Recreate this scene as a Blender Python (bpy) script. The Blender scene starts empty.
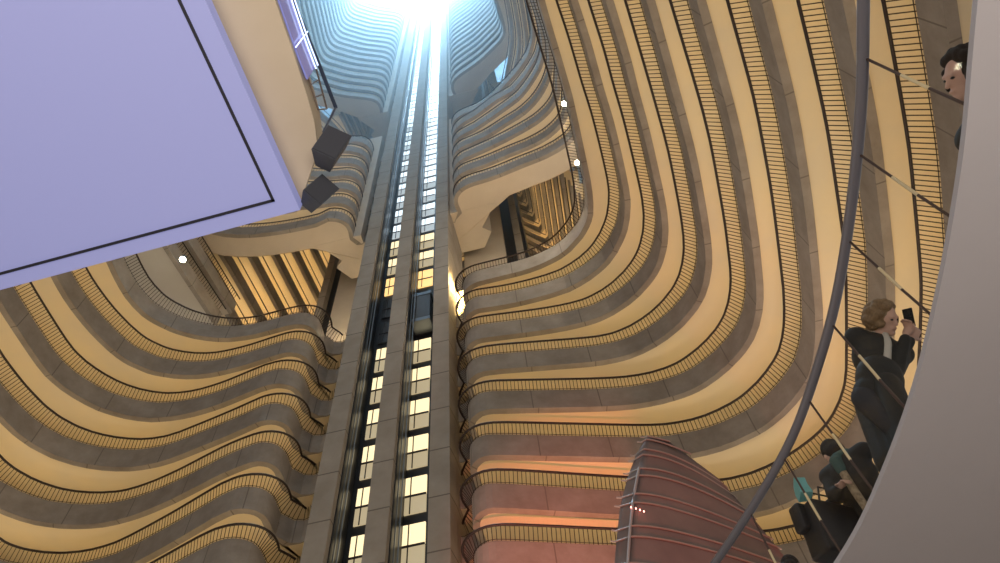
import bpy, math, random
from mathutils import Vector, Matrix
random.seed(4)
SC = bpy.context.scene
COL = SC.collection

# ------------------------------------------------------------------ camera
EYE = 1.6                                   # the photographer's eye above the lobby floor
cam_d = bpy.data.cameras.new('camera'); cam = bpy.data.objects.new('camera', cam_d); COL.objects.link(cam)
cam_d.sensor_width = 36; cam_d.lens = 27.0; cam_d.clip_end = 600; cam_d.clip_start = 0.05
RX = Vector((0.99197434, 0.10937456, -0.06343595))
UY = Vector((0.12643937, -0.85809316, 0.49768384))
FW = Vector((0.0, 0.5017104, 0.86503565))
cam.matrix_world = Matrix(((RX.x, UY.x, -FW.x, 0), (RX.y, UY.y, -FW.y, 0), (RX.z, UY.z, -FW.z, EYE), (0, 0, 0, 1)))
SC.camera = cam

# ------------------------------------------------------------------ light and exposure
SC.view_settings.view_transform = 'Standard'; SC.view_settings.look = 'None'
SC.view_settings.gamma = 1.0; SC.view_settings.use_curve_mapping = False
SC.view_settings.exposure = 0.0
SC.cycles.max_bounces = 6; SC.cycles.diffuse_bounces = 3; SC.cycles.glossy_bounces = 2
SC.cycles.transparent_max_bounces = 12; SC.cycles.volume_bounces = 1
SC.cycles.use_denoising = True
SC.cycles.use_light_tree = True
W = bpy.data.worlds.new('world'); SC.world = W; W.use_nodes = True
W.node_tree.nodes['Background'].inputs[0].default_value = (0.62, 0.60, 0.58, 1)
W.node_tree.nodes['Background'].inputs[1].default_value = 0.62

# building frame: s runs along the tower's front (to the right), t away from the camera
E1 = Vector((0.9931, -0.1174)); E2 = Vector((0.1174, 0.9931)); C0 = Vector((-6.7, 21.75))
def XY(s, t): return (C0.x + E1.x*s + E2.x*t, C0.y + E1.y*s + E2.y*t)
def P3(s, t, h): x, y = XY(s, t); return (x, y, h + EYE)      # h is height above the eye
def RAIL(k): return 21.95 + 2.8*k                              # handrail height of storey k above the eye

def area(name, loc, size, power, color, rot=(0, 0, 0), size_y=None, spread=None):
    d = bpy.data.lights.new(name, 'AREA'); d.energy = power; d.color = color; d.size = size
    if size_y: d.shape = 'RECTANGLE'; d.size_y = size_y
    if spread: d.spread = spread
    o = bpy.data.objects.new(name, d); o.location = loc; o.rotation_euler = rot; COL.objects.link(o); return o
def spot(name, loc, target, power, color, angle, blend=.6, r=.15):
    d = bpy.data.lights.new(name, 'SPOT'); d.energy = power; d.color = color; d.spot_size = angle; d.spot_blend = blend; d.shadow_soft_size = r
    o = bpy.data.objects.new(name, d); o.location = loc
    o.rotation_euler = (Vector(target) - Vector(loc)).to_track_quat('-Z', 'Y').to_euler(); COL.objects.link(o); return o
x, y = XY(0, -6)
area('skylight_daylight', (x, y, 158), 26, 330000, (.50, .78, 1.0), (0, 0, 0), 22)
area('lobby_floor_fill', (-4, 30, .3), 30, 9000, (1.0, .84, .68), (math.pi, 0, 0))  # added fill from below for the gallery fronts, no actual lamp
area('near_soffit_fill', (.4, -3.4, .4), 7, 1000, (1.0, .90, .82), (math.radians(168), 0, 0))  # unseen fill added to brighten the canopy and mezzanine undersides
spot('red_stage_light', (-1.2, 9.0, .4), (1.4, 22.5, 19.0), 26000, (1, .20, .14), .46, 1.0)
spot('red_sail_light', (2.3, 8.2, .4), (3.3, 12.4, 8.5), 2600, (1, .16, .10), .8)

# ------------------------------------------------------------------ materials
def mat(name, color, rough=.7, metal=0., emit=None, es=1., noise=None, joints=None, bump=0., alpha=None, trans=0.):
    m = bpy.data.materials.new(name); m.use_nodes = True
    nt = m.node_tree; b = nt.nodes['Principled BSDF']
    b.inputs['Base Color'].default_value = (*color, 1); b.inputs['Roughness'].default_value = rough
    b.inputs['Metallic'].default_value = metal
    if trans: b.inputs['Transmission Weight'].default_value = trans; b.inputs['IOR'].default_value = 1.45
    if alpha is not None: b.inputs['Alpha'].default_value = alpha
    if emit: b.inputs['Emission Color'].default_value = (*emit, 1); b.inputs['Emission Strength'].default_value = es
    col = None
    if noise or joints:
        tc = nt.nodes.new('ShaderNodeTexCoord')
        geo = nt.nodes.new('ShaderNodeNewGeometry')
        src = geo.outputs['Position']
    if noise:
        sc, c2, amt = noise
        n = nt.nodes.new('ShaderNodeTexNoise'); n.inputs['Scale'].default_value = sc; n.inputs['Detail'].default_value = 6
        n.inputs['Roughness'].default_value = .6
        nt.links.new(src, n.inputs['Vector'])
        r = nt.nodes.new('ShaderNodeValToRGB'); r.color_ramp.elements[0].position = .5 - amt; r.color_ramp.elements[1].position = .5 + amt
        r.color_ramp.elements[0].color = (*c2, 1); r.color_ramp.elements[1].color = (*color, 1)
        nt.links.new(n.outputs['Fac'], r.inputs['Fac']); col = r.outputs['Color']
        if bump:
            bp = nt.nodes.new('ShaderNodeBump'); bp.inputs['Strength'].default_value = bump; bp.inputs['Distance'].default_value = .02
            nt.links.new(n.outputs['Fac'], bp.inputs['Height']); nt.links.new(bp.outputs['Normal'], b.inputs['Normal'])
    if joints:                                  # cast joints: thin darker lines every so many metres along z
        step, off, wd, jc = joints
        sep = nt.nodes.new('ShaderNodeSeparateXYZ'); nt.links.new(src, sep.inputs[0])
        a = nt.nodes.new('ShaderNodeMath'); a.operation = 'ADD'; a.inputs[1].default_value = off; nt.links.new(sep.outputs['Z'], a.inputs[0])
        f = nt.nodes.new('ShaderNodeMath'); f.operation = 'FLOORED_MODULO'; f.inputs[1].default_value = step; nt.links.new(a.outputs[0], f.inputs[0])
        l = nt.nodes.new('ShaderNodeMath'); l.operation = 'LESS_THAN'; l.inputs[1].default_value = wd; nt.links.new(f.outputs[0], l.inputs[0])
        mx = nt.nodes.new('ShaderNodeMix'); mx.data_type = 'RGBA'
        nt.links.new(l.outputs[0], mx.inputs[0])
        if col: nt.links.new(col, mx.inputs[6])
        else: mx.inputs[6].default_value = (*color, 1)
        mx.inputs[7].default_value = (*jc, 1); col = mx.outputs[2]
    if col: nt.links.new(col, b.inputs['Base Color'])
    return m

def mat_fascia():
    # board-marked concrete with a vertical casting joint every few metres round the curve (uv.x = metres)
    m = mat('concrete_fascia', (.34, .29, .24), .85)
    nt = m.node_tree; b = nt.nodes['Principled BSDF']
    uv = nt.nodes.new('ShaderNodeUVMap'); sep = nt.nodes.new('ShaderNodeSeparateXYZ'); nt.links.new(uv.outputs[0], sep.inputs[0])
    f = nt.nodes.new('ShaderNodeMath'); f.operation = 'FLOORED_MODULO'; f.inputs[1].default_value = 3.05; nt.links.new(sep.outputs['X'], f.inputs[0])
    l = nt.nodes.new('ShaderNodeMath'); l.operation = 'LESS_THAN'; l.inputs[1].default_value = .05; nt.links.new(f.outputs[0], l.inputs[0])
    geo = nt.nodes.new('ShaderNodeNewGeometry')
    n = nt.nodes.new('ShaderNodeTexNoise'); n.inputs['Scale'].default_value = .9; n.inputs['Detail'].default_value = 8; n.inputs['Roughness'].default_value = .65
    nt.links.new(geo.outputs['Position'], n.inputs['Vector'])
    r = nt.nodes.new('ShaderNodeValToRGB'); r.color_ramp.elements[0].position = .3; r.color_ramp.elements[1].position = .72
    r.color_ramp.elements[0].color = (.25, .21, .17, 1); r.color_ramp.elements[1].color = (.37, .325, .275, 1)
    nt.links.new(n.outputs['Fac'], r.inputs['Fac'])
    mx = nt.nodes.new('ShaderNodeMix'); mx.data_type = 'RGBA'; nt.links.new(l.outputs[0], mx.inputs[0])
    nt.links.new(r.outputs['Color'], mx.inputs[6]); mx.inputs[7].default_value = (.19, .16, .13, 1)
    nt.links.new(mx.outputs[2], b.inputs['Base Color'])
    return m
M = dict(
    fascia=mat_fascia(),
    soffit=mat('cream_soffit_paint', (.74, .63, .44), .8, noise=(.35, (.80, .66, .42), .12)),
    lounge=mat('pale_lounge_ceiling', (.62, .58, .50), .8, noise=(.4, (.58, .53, .45), .15)),
    tan=mat('tan_concrete_soffit', (.64, .55, .43), .85, noise=(.5, (.57, .48, .37), .2)),
    wall=mat('corridor_wall_paint', (.62, .50, .33), .85),
    tower=mat('tower_concrete', (.40, .345, .28), .85, noise=(.7, (.29, .245, .19), .25), joints=(2.8, 1.15, .07, (.17, .14, .11)), bump=.3),
    rail=mat('bronze_handrail', (.035, .022, .018), .45, .3),
    bal=mat('dark_bronze_baluster', (.05, .03, .018), .5, .3),
    dark=mat('dark_shaft_lining', (.022, .024, .028), .4),
    steel=mat('guide_rail_steel', (.18, .20, .22), .35, .8),
    warm=mat('warm_glow_strip', (.9, .7, .4), .5, emit=(1, .73, .37), es=3.9),
    cool=mat('cool_glow_strip', (.9, .8, .6), .5, emit=(1, .80, .55), es=4.),
    far=mat('far_glow_strip', (.9, .7, .4), .5, emit=(1, .70, .34), es=17.),
)

# ------------------------------------------------------------------ gallery plans, handrail line in metres (s, t) per storey
RIGHT = {
 -1: [(4.05,1.95), (3.98,1.67), (3.94,1.38), (3.95,1.11), (4.02,0.84), (4.16,0.60), (4.34,0.40), (4.58,0.24), (4.84,0.14), (5.11,0.09), (5.40,0.10), (5.69,0.15), (6.25,0.33), (10.76,2.01), (14.48,3.24), (15.06,3.39), (15.35,3.44), (15.65,3.46), (16.24,3.45), (16.83,3.37), (17.41,3.22), (17.97,2.99), (18.23,2.86), (18.75,2.55), (19.23,2.20), (19.45,2.00), (19.65,1.78), (19.83,1.54), (19.98,1.29), (20.23,0.75), (20.41,0.18), (20.47,-0.12), (20.54,-0.71), (20.56,-1.31), (20.53,-4.32), (20.48,-5.82), (20.42,-6.72), (19.97,-10.30), (19.78,-11.49), (19.25,-14.15), (16.16,-28.57)],
 0: [(4.05,1.95), (3.98,1.67), (3.94,1.38), (3.95,1.10), (4.02,0.84), (4.16,0.60), (4.35,0.40), (4.58,0.24), (4.84,0.14), (5.12,0.09), (5.41,0.10), (5.69,0.16), (6.26,0.34), (10.47,1.99), (13.60,3.12), (14.17,3.28), (14.46,3.33), (14.76,3.36), (15.35,3.33), (15.65,3.29), (16.23,3.14), (16.79,2.92), (17.06,2.79), (17.58,2.49), (18.07,2.14), (18.29,1.95), (18.50,1.74), (18.69,1.51), (18.85,1.26), (18.99,1.00), (19.22,0.44), (19.37,-0.14), (19.42,-0.43), (19.47,-1.03), (19.45,-4.65), (19.39,-6.16), (19.35,-6.76), (18.90,-10.35), (18.71,-11.54), (18.24,-13.91), (15.17,-28.68)],
 1: [(4.05,1.95), (3.98,1.67), (3.94,1.39), (3.95,1.11), (4.02,0.84), (4.15,0.60), (4.34,0.40), (4.57,0.25), (4.83,0.14), (5.11,0.09), (5.40,0.10), (5.69,0.14), (6.26,0.29), (11.41,1.94), (12.28,2.19), (12.86,2.32), (13.46,2.38), (14.06,2.39), (14.65,2.32), (15.22,2.17), (15.78,1.96), (16.05,1.83), (16.30,1.68), (16.54,1.50), (16.99,1.11), (17.38,0.66), (17.72,0.17), (17.86,-0.09), (17.98,-0.36), (18.13,-0.93), (18.22,-1.53), (18.27,-2.43), (18.27,-3.33), (18.00,-7.52), (17.67,-10.51), (17.54,-11.40), (17.38,-12.29), (16.75,-15.53), (14.35,-28.54)],
 2: [(4.05,1.95), (3.98,1.67), (3.94,1.38), (3.95,1.10), (4.02,0.84), (4.16,0.60), (4.35,0.40), (4.58,0.24), (4.84,0.13), (5.12,0.06), (5.41,0.05), (5.70,0.07), (6.00,0.12), (10.37,1.24), (11.26,1.44), (11.85,1.55), (12.44,1.61), (13.04,1.62), (13.64,1.56), (13.93,1.50), (14.22,1.42), (14.49,1.31), (14.76,1.17), (15.27,0.85), (15.73,0.48), (16.15,0.05), (16.33,-0.19), (16.49,-0.44), (16.63,-0.70), (16.84,-1.26), (16.97,-1.84), (17.04,-2.44), (17.06,-3.04), (17.04,-3.95), (17.00,-5.15), (16.92,-6.35), (16.75,-8.46), (16.61,-9.65), (16.43,-10.85), (15.84,-14.11), (13.19,-28.34)],
 3: [(4.05,1.95), (3.98,1.67), (3.94,1.39), (3.95,1.11), (4.02,0.84), (4.15,0.60), (4.34,0.40), (4.57,0.24), (4.83,0.13), (5.11,0.07), (5.40,0.05), (5.70,0.06), (6.29,0.13), (10.43,0.87), (11.02,0.95), (11.62,0.98), (11.91,0.96), (12.21,0.91), (12.78,0.77), (13.33,0.54), (13.86,0.25), (14.34,-0.10), (14.56,-0.30), (14.97,-0.73), (15.15,-0.97), (15.30,-1.22), (15.44,-1.48), (15.64,-2.04), (15.77,-2.62), (15.81,-2.92), (15.85,-3.51), (15.85,-4.11), (15.82,-5.01), (15.77,-5.91), (15.64,-7.71), (15.54,-8.60), (15.03,-12.17), (12.55,-28.20)],
 4: [(4.05,1.95), (3.98,1.67), (3.94,1.38), (3.95,1.10), (4.02,0.84), (4.16,0.60), (4.35,0.40), (4.58,0.24), (4.84,0.14), (5.12,0.08), (5.41,0.07), (5.71,0.09), (8.40,0.40), (9.60,0.49), (10.20,0.50), (10.80,0.47), (11.10,0.42), (11.39,0.35), (11.95,0.16), (12.49,-0.11), (12.74,-0.27), (13.22,-0.62), (13.65,-1.04), (13.84,-1.27), (14.01,-1.51), (14.16,-1.77), (14.28,-2.04), (14.48,-2.60), (14.55,-2.90), (14.65,-3.49), (14.67,-3.79), (14.69,-4.39), (14.67,-4.99), (14.61,-5.89), (14.38,-8.59), (14.16,-10.39), (14.00,-11.89), (13.56,-14.87), (11.85,-28.02)],
 5: [(4.05,1.95), (3.98,1.67), (3.94,1.38), (3.95,1.10), (4.02,0.84), (4.16,0.60), (4.35,0.40), (4.58,0.24), (4.84,0.13), (5.12,0.07), (5.41,0.05), (6.60,0.16), (7.50,0.20), (8.40,0.19), (9.31,0.14), (9.90,0.06), (10.19,-0.00), (10.76,-0.20), (11.30,-0.45), (11.81,-0.77), (12.04,-0.96), (12.25,-1.16), (12.64,-1.62), (12.96,-2.13), (13.09,-2.39), (13.21,-2.67), (13.38,-3.24), (13.49,-3.83), (13.52,-4.13), (13.53,-4.73), (13.44,-6.54), (13.30,-8.35), (13.11,-9.84), (12.85,-12.24), (12.51,-14.63), (10.87,-27.81)],
 6: [(4.05,1.95), (3.98,1.67), (3.94,1.38), (3.95,1.11), (4.02,0.84), (4.16,0.60), (4.35,0.40), (4.58,0.24), (4.84,0.13), (5.12,0.06), (5.41,0.02), (7.81,-0.02), (8.41,-0.07), (9.00,-0.17), (9.58,-0.33), (9.86,-0.43), (10.13,-0.55), (10.38,-0.70), (10.63,-0.87), (11.08,-1.26), (11.28,-1.47), (11.46,-1.71), (11.62,-1.96), (11.75,-2.22), (11.84,-2.49), (11.94,-3.08), (11.99,-3.67), (12.01,-4.27), (11.90,-8.49), (11.85,-9.39), (11.46,-13.28), (11.40,-14.18), (10.83,-27.72)],
 11: [(4.05,1.95), (3.98,1.67), (3.94,1.39), (3.95,1.11), (4.02,0.84), (4.15,0.60), (4.34,0.40), (4.57,0.23), (4.83,0.11), (5.11,0.02), (5.40,-0.03), (5.70,-0.07), (6.90,-0.14), (7.79,-0.25), (9.27,-0.50), (10.76,-0.72), (11.35,-0.84), (12.21,-1.09), (12.76,-1.32), (13.02,-1.46), (13.26,-1.63), (13.46,-1.82), (13.63,-2.05), (13.75,-2.31), (13.83,-2.58), (13.94,-3.17), (14.21,-4.95), (14.25,-5.55), (14.24,-5.84), (14.16,-6.74), (13.10,-16.00)],
 12: [(4.05,1.95), (3.98,1.67), (3.94,1.38), (3.95,1.10), (4.02,0.84), (4.16,0.60), (4.35,0.40), (4.58,0.23), (4.84,0.12), (5.12,0.04), (5.42,-0.01), (6.61,-0.13), (7.21,-0.22), (8.69,-0.49), (10.18,-0.71), (11.06,-0.92), (11.63,-1.11), (11.90,-1.23), (12.42,-1.52), (12.67,-1.69), (12.90,-1.87), (13.10,-2.08), (13.26,-2.31), (13.38,-2.57), (13.46,-2.85), (13.77,-4.33), (13.92,-5.22), (13.94,-5.81), (13.86,-6.71), (12.80,-16.00)],
 13: [(4.05,1.95), (3.98,1.67), (3.94,1.38), (3.95,1.10), (4.02,0.84), (4.16,0.60), (4.35,0.39), (4.58,0.23), (4.84,0.11), (5.12,0.02), (7.19,-0.37), (8.65,-0.71), (10.11,-1.12), (10.68,-1.30), (11.25,-1.50), (11.78,-1.76), (12.29,-2.08), (12.52,-2.27), (12.74,-2.47), (12.94,-2.69), (13.10,-2.93), (13.23,-3.19), (13.40,-3.75), (13.66,-4.93), (13.74,-5.52), (13.74,-5.82), (13.66,-6.72), (12.60,-16.00)],
 14: [(4.05,1.95), (3.98,1.67), (3.94,1.38), (3.95,1.10), (4.02,0.84), (4.16,0.60), (4.35,0.39), (4.58,0.23), (4.84,0.11), (5.12,0.03), (6.31,-0.17), (6.89,-0.30), (7.47,-0.47), (8.89,-0.99), (10.03,-1.36), (10.58,-1.60), (11.10,-1.90), (11.36,-2.06), (11.83,-2.43), (12.05,-2.64), (12.26,-2.85), (12.65,-3.31), (12.98,-3.81), (13.11,-4.07), (13.22,-4.35), (13.31,-4.63), (13.42,-5.22), (13.50,-5.82), (13.55,-6.42), (13.53,-7.02), (13.43,-7.91), (12.40,-16.00)],
 15: [(4.05,1.95), (3.98,1.66), (3.94,1.38), (3.95,1.10), (4.03,0.83), (4.16,0.59), (4.36,0.39), (4.59,0.22), (4.85,0.10), (5.14,0.00), (6.30,-0.30), (7.72,-0.84), (9.69,-1.64), (10.23,-1.89), (10.50,-2.04), (10.75,-2.21), (11.23,-2.58), (11.67,-2.98), (12.10,-3.41), (12.50,-3.86), (12.67,-4.11), (12.97,-4.63), (13.09,-4.91), (13.19,-5.19), (13.26,-5.47), (13.30,-5.77), (13.36,-6.68), (13.35,-7.58), (13.25,-8.49), (12.20,-16.00)],
 16: [(4.05,1.95), (3.98,1.67), (3.94,1.38), (3.95,1.11), (4.02,0.84), (4.16,0.60), (4.34,0.39), (4.57,0.21), (4.83,0.07), (5.09,-0.06), (5.37,-0.17), (6.23,-0.42), (6.79,-0.63), (8.44,-1.35), (8.72,-1.45), (9.85,-1.75), (10.12,-1.86), (10.37,-2.01), (10.85,-2.36), (11.55,-2.93), (11.99,-3.34), (12.42,-3.77), (12.79,-4.23), (12.95,-4.49), (13.09,-4.75), (13.33,-5.30), (13.43,-5.57), (13.49,-5.86), (13.52,-6.15), (13.52,-6.75), (13.49,-7.35), (13.37,-8.55), (12.29,-18.43)],
 17: [(4.05,1.95), (3.98,1.67), (3.94,1.38), (3.95,1.11), (4.02,0.84), (4.16,0.60), (4.35,0.40), (4.58,0.23), (4.84,0.11), (5.12,0.03), (5.41,-0.03), (6.60,-0.19), (6.88,-0.26), (7.16,-0.36), (7.71,-0.60), (8.25,-0.87), (9.04,-1.32), (10.04,-1.98), (10.78,-2.50), (11.48,-3.07), (11.92,-3.48), (12.12,-3.69), (12.30,-3.93), (12.46,-4.18), (12.74,-4.71), (12.85,-4.98), (12.95,-5.26), (13.01,-5.55), (13.05,-5.84), (13.09,-6.74), (13.07,-7.64), (12.99,-8.54), (11.91,-18.43)],
 22: [(4.05,1.95), (3.98,1.66), (3.94,1.38), (3.95,1.10), (4.03,0.83), (4.16,0.59), (4.36,0.38), (4.59,0.21), (4.85,0.07), (5.12,-0.06), (7.39,-0.93), (7.93,-1.19), (8.20,-1.33), (9.77,-2.25), (10.03,-2.41), (10.27,-2.58), (10.48,-2.78), (10.65,-3.01), (10.78,-3.26), (10.85,-3.54), (10.88,-3.83), (10.88,-4.43), (10.83,-5.03), (9.55,-16.81)],
}
LEFT = {
 -1: [(-17.99,-13.04), (-19.34,0.15), (-19.34,0.45), (-19.32,0.72), (-19.23,0.98), (-19.10,1.22), (-18.91,1.44), (-18.69,1.63), (-18.45,1.81), (-18.20,1.96), (-17.66,2.21), (-17.08,2.38), (-16.49,2.48), (-15.89,2.52), (-15.29,2.52), (-14.69,2.48), (-13.79,2.35), (-12.91,2.15), (-9.72,1.26), (-8.57,0.89), (-6.58,0.19), (-6.00,0.05), (-5.71,0.01), (-5.41,0.01), (-5.12,0.04), (-4.84,0.12), (-4.58,0.23), (-4.35,0.40), (-4.16,0.60), (-4.02,0.84), (-3.95,1.10), (-3.94,1.38), (-3.98,1.67), (-4.05,1.95)],
 0: [(-16.91,-13.16), (-18.24,-0.21), (-18.26,0.38), (-18.22,0.66), (-18.13,0.92), (-17.98,1.15), (-17.78,1.36), (-17.56,1.55), (-17.31,1.73), (-16.79,2.01), (-16.22,2.21), (-15.64,2.34), (-15.04,2.41), (-14.43,2.42), (-13.83,2.38), (-13.23,2.30), (-12.64,2.17), (-10.32,1.49), (-9.45,1.21), (-6.88,0.29), (-6.31,0.12), (-6.02,0.05), (-5.72,0.02), (-5.43,0.01), (-5.13,0.04), (-4.85,0.11), (-4.59,0.23), (-4.35,0.39), (-4.16,0.59), (-4.02,0.84), (-3.95,1.10), (-3.94,1.38), (-3.98,1.67), (-4.05,1.95)],
 1: [(-15.87,-13.28), (-17.18,-0.09), (-17.19,0.20), (-17.16,0.48), (-17.08,0.74), (-16.94,0.98), (-16.75,1.20), (-16.54,1.40), (-16.30,1.58), (-15.79,1.88), (-15.23,2.10), (-14.95,2.18), (-14.36,2.29), (-13.76,2.33), (-13.16,2.30), (-12.56,2.22), (-12.27,2.15), (-11.69,1.99), (-9.40,1.23), (-7.15,0.39), (-6.58,0.19), (-6.00,0.05), (-5.70,0.01), (-5.41,0.01), (-5.12,0.04), (-4.84,0.12), (-4.58,0.23), (-4.35,0.40), (-4.16,0.60), (-4.02,0.84), (-3.95,1.10), (-3.94,1.38), (-3.98,1.67), (-4.05,1.95)],
 2: [(-15.90,-15.80), (-17.17,-3.16), (-17.24,-2.26), (-17.23,-1.97), (-17.20,-1.67), (-17.13,-1.38), (-17.04,-1.10), (-16.92,-0.83), (-16.63,-0.31), (-16.26,0.17), (-15.83,0.58), (-15.59,0.77), (-15.08,1.08), (-14.53,1.32), (-13.96,1.50), (-13.37,1.62), (-13.07,1.65), (-12.77,1.66), (-12.17,1.62), (-11.28,1.48), (-10.39,1.28), (-9.81,1.13), (-7.49,0.44), (-6.90,0.29), (-6.31,0.17), (-5.72,0.08), (-5.42,0.06), (-5.13,0.07), (-4.85,0.13), (-4.58,0.24), (-4.35,0.39), (-4.16,0.60), (-4.02,0.84), (-3.95,1.10), (-3.94,1.38), (-3.98,1.67), (-4.05,1.95)],
 3: [(-15.07,-19.78), (-16.38,-6.64), (-16.47,-5.45), (-16.46,-4.85), (-16.43,-4.25), (-16.38,-3.65), (-16.29,-3.06), (-16.18,-2.47), (-16.10,-2.18), (-15.89,-1.63), (-15.75,-1.36), (-15.43,-0.86), (-15.25,-0.63), (-14.83,-0.20), (-14.36,0.16), (-13.85,0.47), (-13.31,0.72), (-12.75,0.92), (-12.17,1.04), (-11.57,1.08), (-11.28,1.07), (-10.68,1.01), (-7.74,0.45), (-5.98,0.06), (-5.69,0.02), (-5.40,0.02), (-5.11,0.05), (-4.83,0.12), (-4.57,0.24), (-4.34,0.40), (-4.15,0.60), (-4.02,0.84), (-3.95,1.11), (-3.94,1.39), (-3.98,1.67), (-4.05,1.95)],
 4: [(-13.90,-21.56), (-15.27,-7.77), (-15.30,-7.16), (-15.33,-5.36), (-15.32,-4.15), (-15.27,-3.55), (-15.21,-3.26), (-15.04,-2.69), (-14.79,-2.15), (-14.49,-1.63), (-14.14,-1.14), (-13.94,-0.92), (-13.73,-0.70), (-13.27,-0.32), (-12.77,-0.00), (-12.23,0.26), (-11.95,0.36), (-11.37,0.49), (-10.77,0.56), (-10.17,0.57), (-9.57,0.53), (-8.67,0.42), (-6.30,-0.01), (-5.71,-0.04), (-5.41,-0.03), (-5.12,0.02), (-4.84,0.11), (-4.58,0.23), (-4.35,0.39), (-4.16,0.60), (-4.02,0.84), (-3.95,1.10), (-3.94,1.38), (-3.98,1.67), (-4.05,1.95)],
 5: [(-12.81,-20.45), (-14.10,-7.54), (-14.17,-6.64), (-14.18,-6.03), (-14.15,-5.43), (-14.05,-4.53), (-13.95,-3.94), (-13.81,-3.35), (-13.65,-2.77), (-13.44,-2.21), (-13.32,-1.94), (-13.17,-1.68), (-12.99,-1.44), (-12.60,-1.00), (-12.38,-0.80), (-12.14,-0.62), (-11.62,-0.32), (-11.07,-0.08), (-10.50,0.09), (-9.91,0.20), (-9.01,0.24), (-7.81,0.20), (-6.61,0.08), (-5.71,0.01), (-5.41,0.01), (-5.12,0.04), (-4.84,0.12), (-4.58,0.23), (-4.35,0.39), (-4.16,0.60), (-4.02,0.84), (-3.95,1.10), (-3.94,1.38), (-3.98,1.67), (-4.05,1.95)],
 6: [(-11.56,-19.39), (-12.93,-5.57), (-12.97,-4.66), (-12.95,-4.06), (-12.85,-3.47), (-12.68,-2.90), (-12.56,-2.63), (-12.41,-2.38), (-12.24,-2.13), (-11.85,-1.67), (-11.64,-1.46), (-11.42,-1.26), (-10.94,-0.90), (-10.42,-0.60), (-9.88,-0.34), (-9.31,-0.15), (-9.02,-0.08), (-8.43,0.01), (-7.83,0.05), (-6.02,-0.00), (-5.42,0.01), (-5.13,0.05), (-4.85,0.12), (-4.58,0.23), (-4.35,0.39), (-4.16,0.60), (-4.02,0.84), (-3.95,1.10), (-3.94,1.38), (-3.98,1.67), (-4.05,1.95)],
}

# ------------------------------------------------------------------ helpers
def link(name, me, m=None, parent=None):
    o = bpy.data.objects.new(name, me); COL.objects.link(o)
    if m and not me.materials: me.materials.append(m)
    if parent: o.parent = parent
    return o
def tag(o, label=None, cat=None, group=None, kind=None):
    if label: o['label'] = label
    if cat: o['category'] = cat
    if group: o['group'] = group
    if kind: o['kind'] = kind
    return o
def empty(name, loc, label=None, cat=None, group=None, kind=None):
    o = bpy.data.objects.new(name, None); COL.objects.link(o); o.location = loc; o.empty_display_size = .3
    bpy.context.view_layer.update() if False else None
    return tag(o, label, cat, group, kind)
class MB:
    def __init__(s): s.v = []; s.f = []; s.uv = []
    def add(s, vs, fs, uvs=None):
        n = len(s.v); s.v += [tuple(v) for v in vs]; s.f += [tuple(i + n for i in f) for f in fs]
        if uvs is not None: s.uv += uvs
        return s
    def box(s, c, d, R=None):
        vs = []
        for sx in (-.5, .5):
            for sy in (-.5, .5):
                for sz in (-.5, .5):
                    p = Vector((sx*d[0], sy*d[1], sz*d[2]))
                    if R: p = R @ p
                    vs.append(Vector(c) + p)
        return s.add(vs, [(0, 1, 3, 2), (4, 6, 7, 5), (0, 4, 5, 1), (2, 3, 7, 6), (0, 2, 6, 4), (1, 5, 7, 3)])
    def tube(s, pts, r, n=6, closed_ends=True, rr=None):
        pts = [Vector(p) for p in pts]; rings = []; b = len(s.v)
        up0 = Vector((0, 0, 1))
        for i, p in enumerate(pts):
            a = pts[max(i-1, 0)]; c = pts[min(i+1, len(pts)-1)]
            t = (c - a).normalized(); u = up0 if abs(t.z) < .95 else Vector((1, 0, 0))
            x = t.cross(u).normalized(); y = x.cross(t).normalized(); q = rr[i] if rr else r
            for k in range(n):
                an = 2*math.pi*k/n
                s.v.append(tuple(p + (x*math.cos(an) + y*math.sin(an))*q))
        for i in range(len(pts)-1):
            for k in range(n):
                k2 = (k+1) % n
                s.f.append((b+i*n+k, b+i*n+k2, b+(i+1)*n+k2, b+(i+1)*n+k))
        if closed_ends:
            s.f.append(tuple(b+k for k in range(n))[::-1]); s.f.append(tuple(b+(len(pts)-1)*n+k for k in range(n)))
        return s
    def prism(s, poly, z0, z1):
        n = len(poly); b = len(s.v)
        s.v += [(p[0], p[1], z0) for p in poly] + [(p[0], p[1], z1) for p in poly]
        s.f += [tuple(b+i for i in range(n))[::-1], tuple(b+n+i for i in range(n))]
        s.f += [(b+i, b+(i+1) % n, b+n+(i+1) % n, b+n+i) for i in range(n)]
        return s
    def build(s, name, m, parent=None, smooth=False, origin=None):
        me = bpy.data.meshes.new(name); v = s.v
        if origin is not None: v = [tuple(Vector(p) - Vector(origin)) for p in v]
        me.from_pydata(v, [], s.f); me.validate(clean_customdata=False)
        if s.uv and len(s.uv) == len(me.loops):
            l = me.uv_layers.new(name='UVMap')
            for i, u in enumerate(s.uv): l.data[i].uv = u
        if smooth:
            me.polygons.foreach_set('use_smooth', [True]*len(me.polygons))
        me.update(); o = link(name, me, m, parent)
        return o
def seat(o, parent):      # parent keeping the world-space vertices where they are
    o.parent = parent; o.matrix_parent_inverse = Matrix.Translation(-Vector(parent.location)); return o
def part(mb, name, m, parent, smooth=False):
    return mb.build(name, m, parent, smooth, origin=parent.location if parent.parent is None else parent.parent.location)

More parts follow.
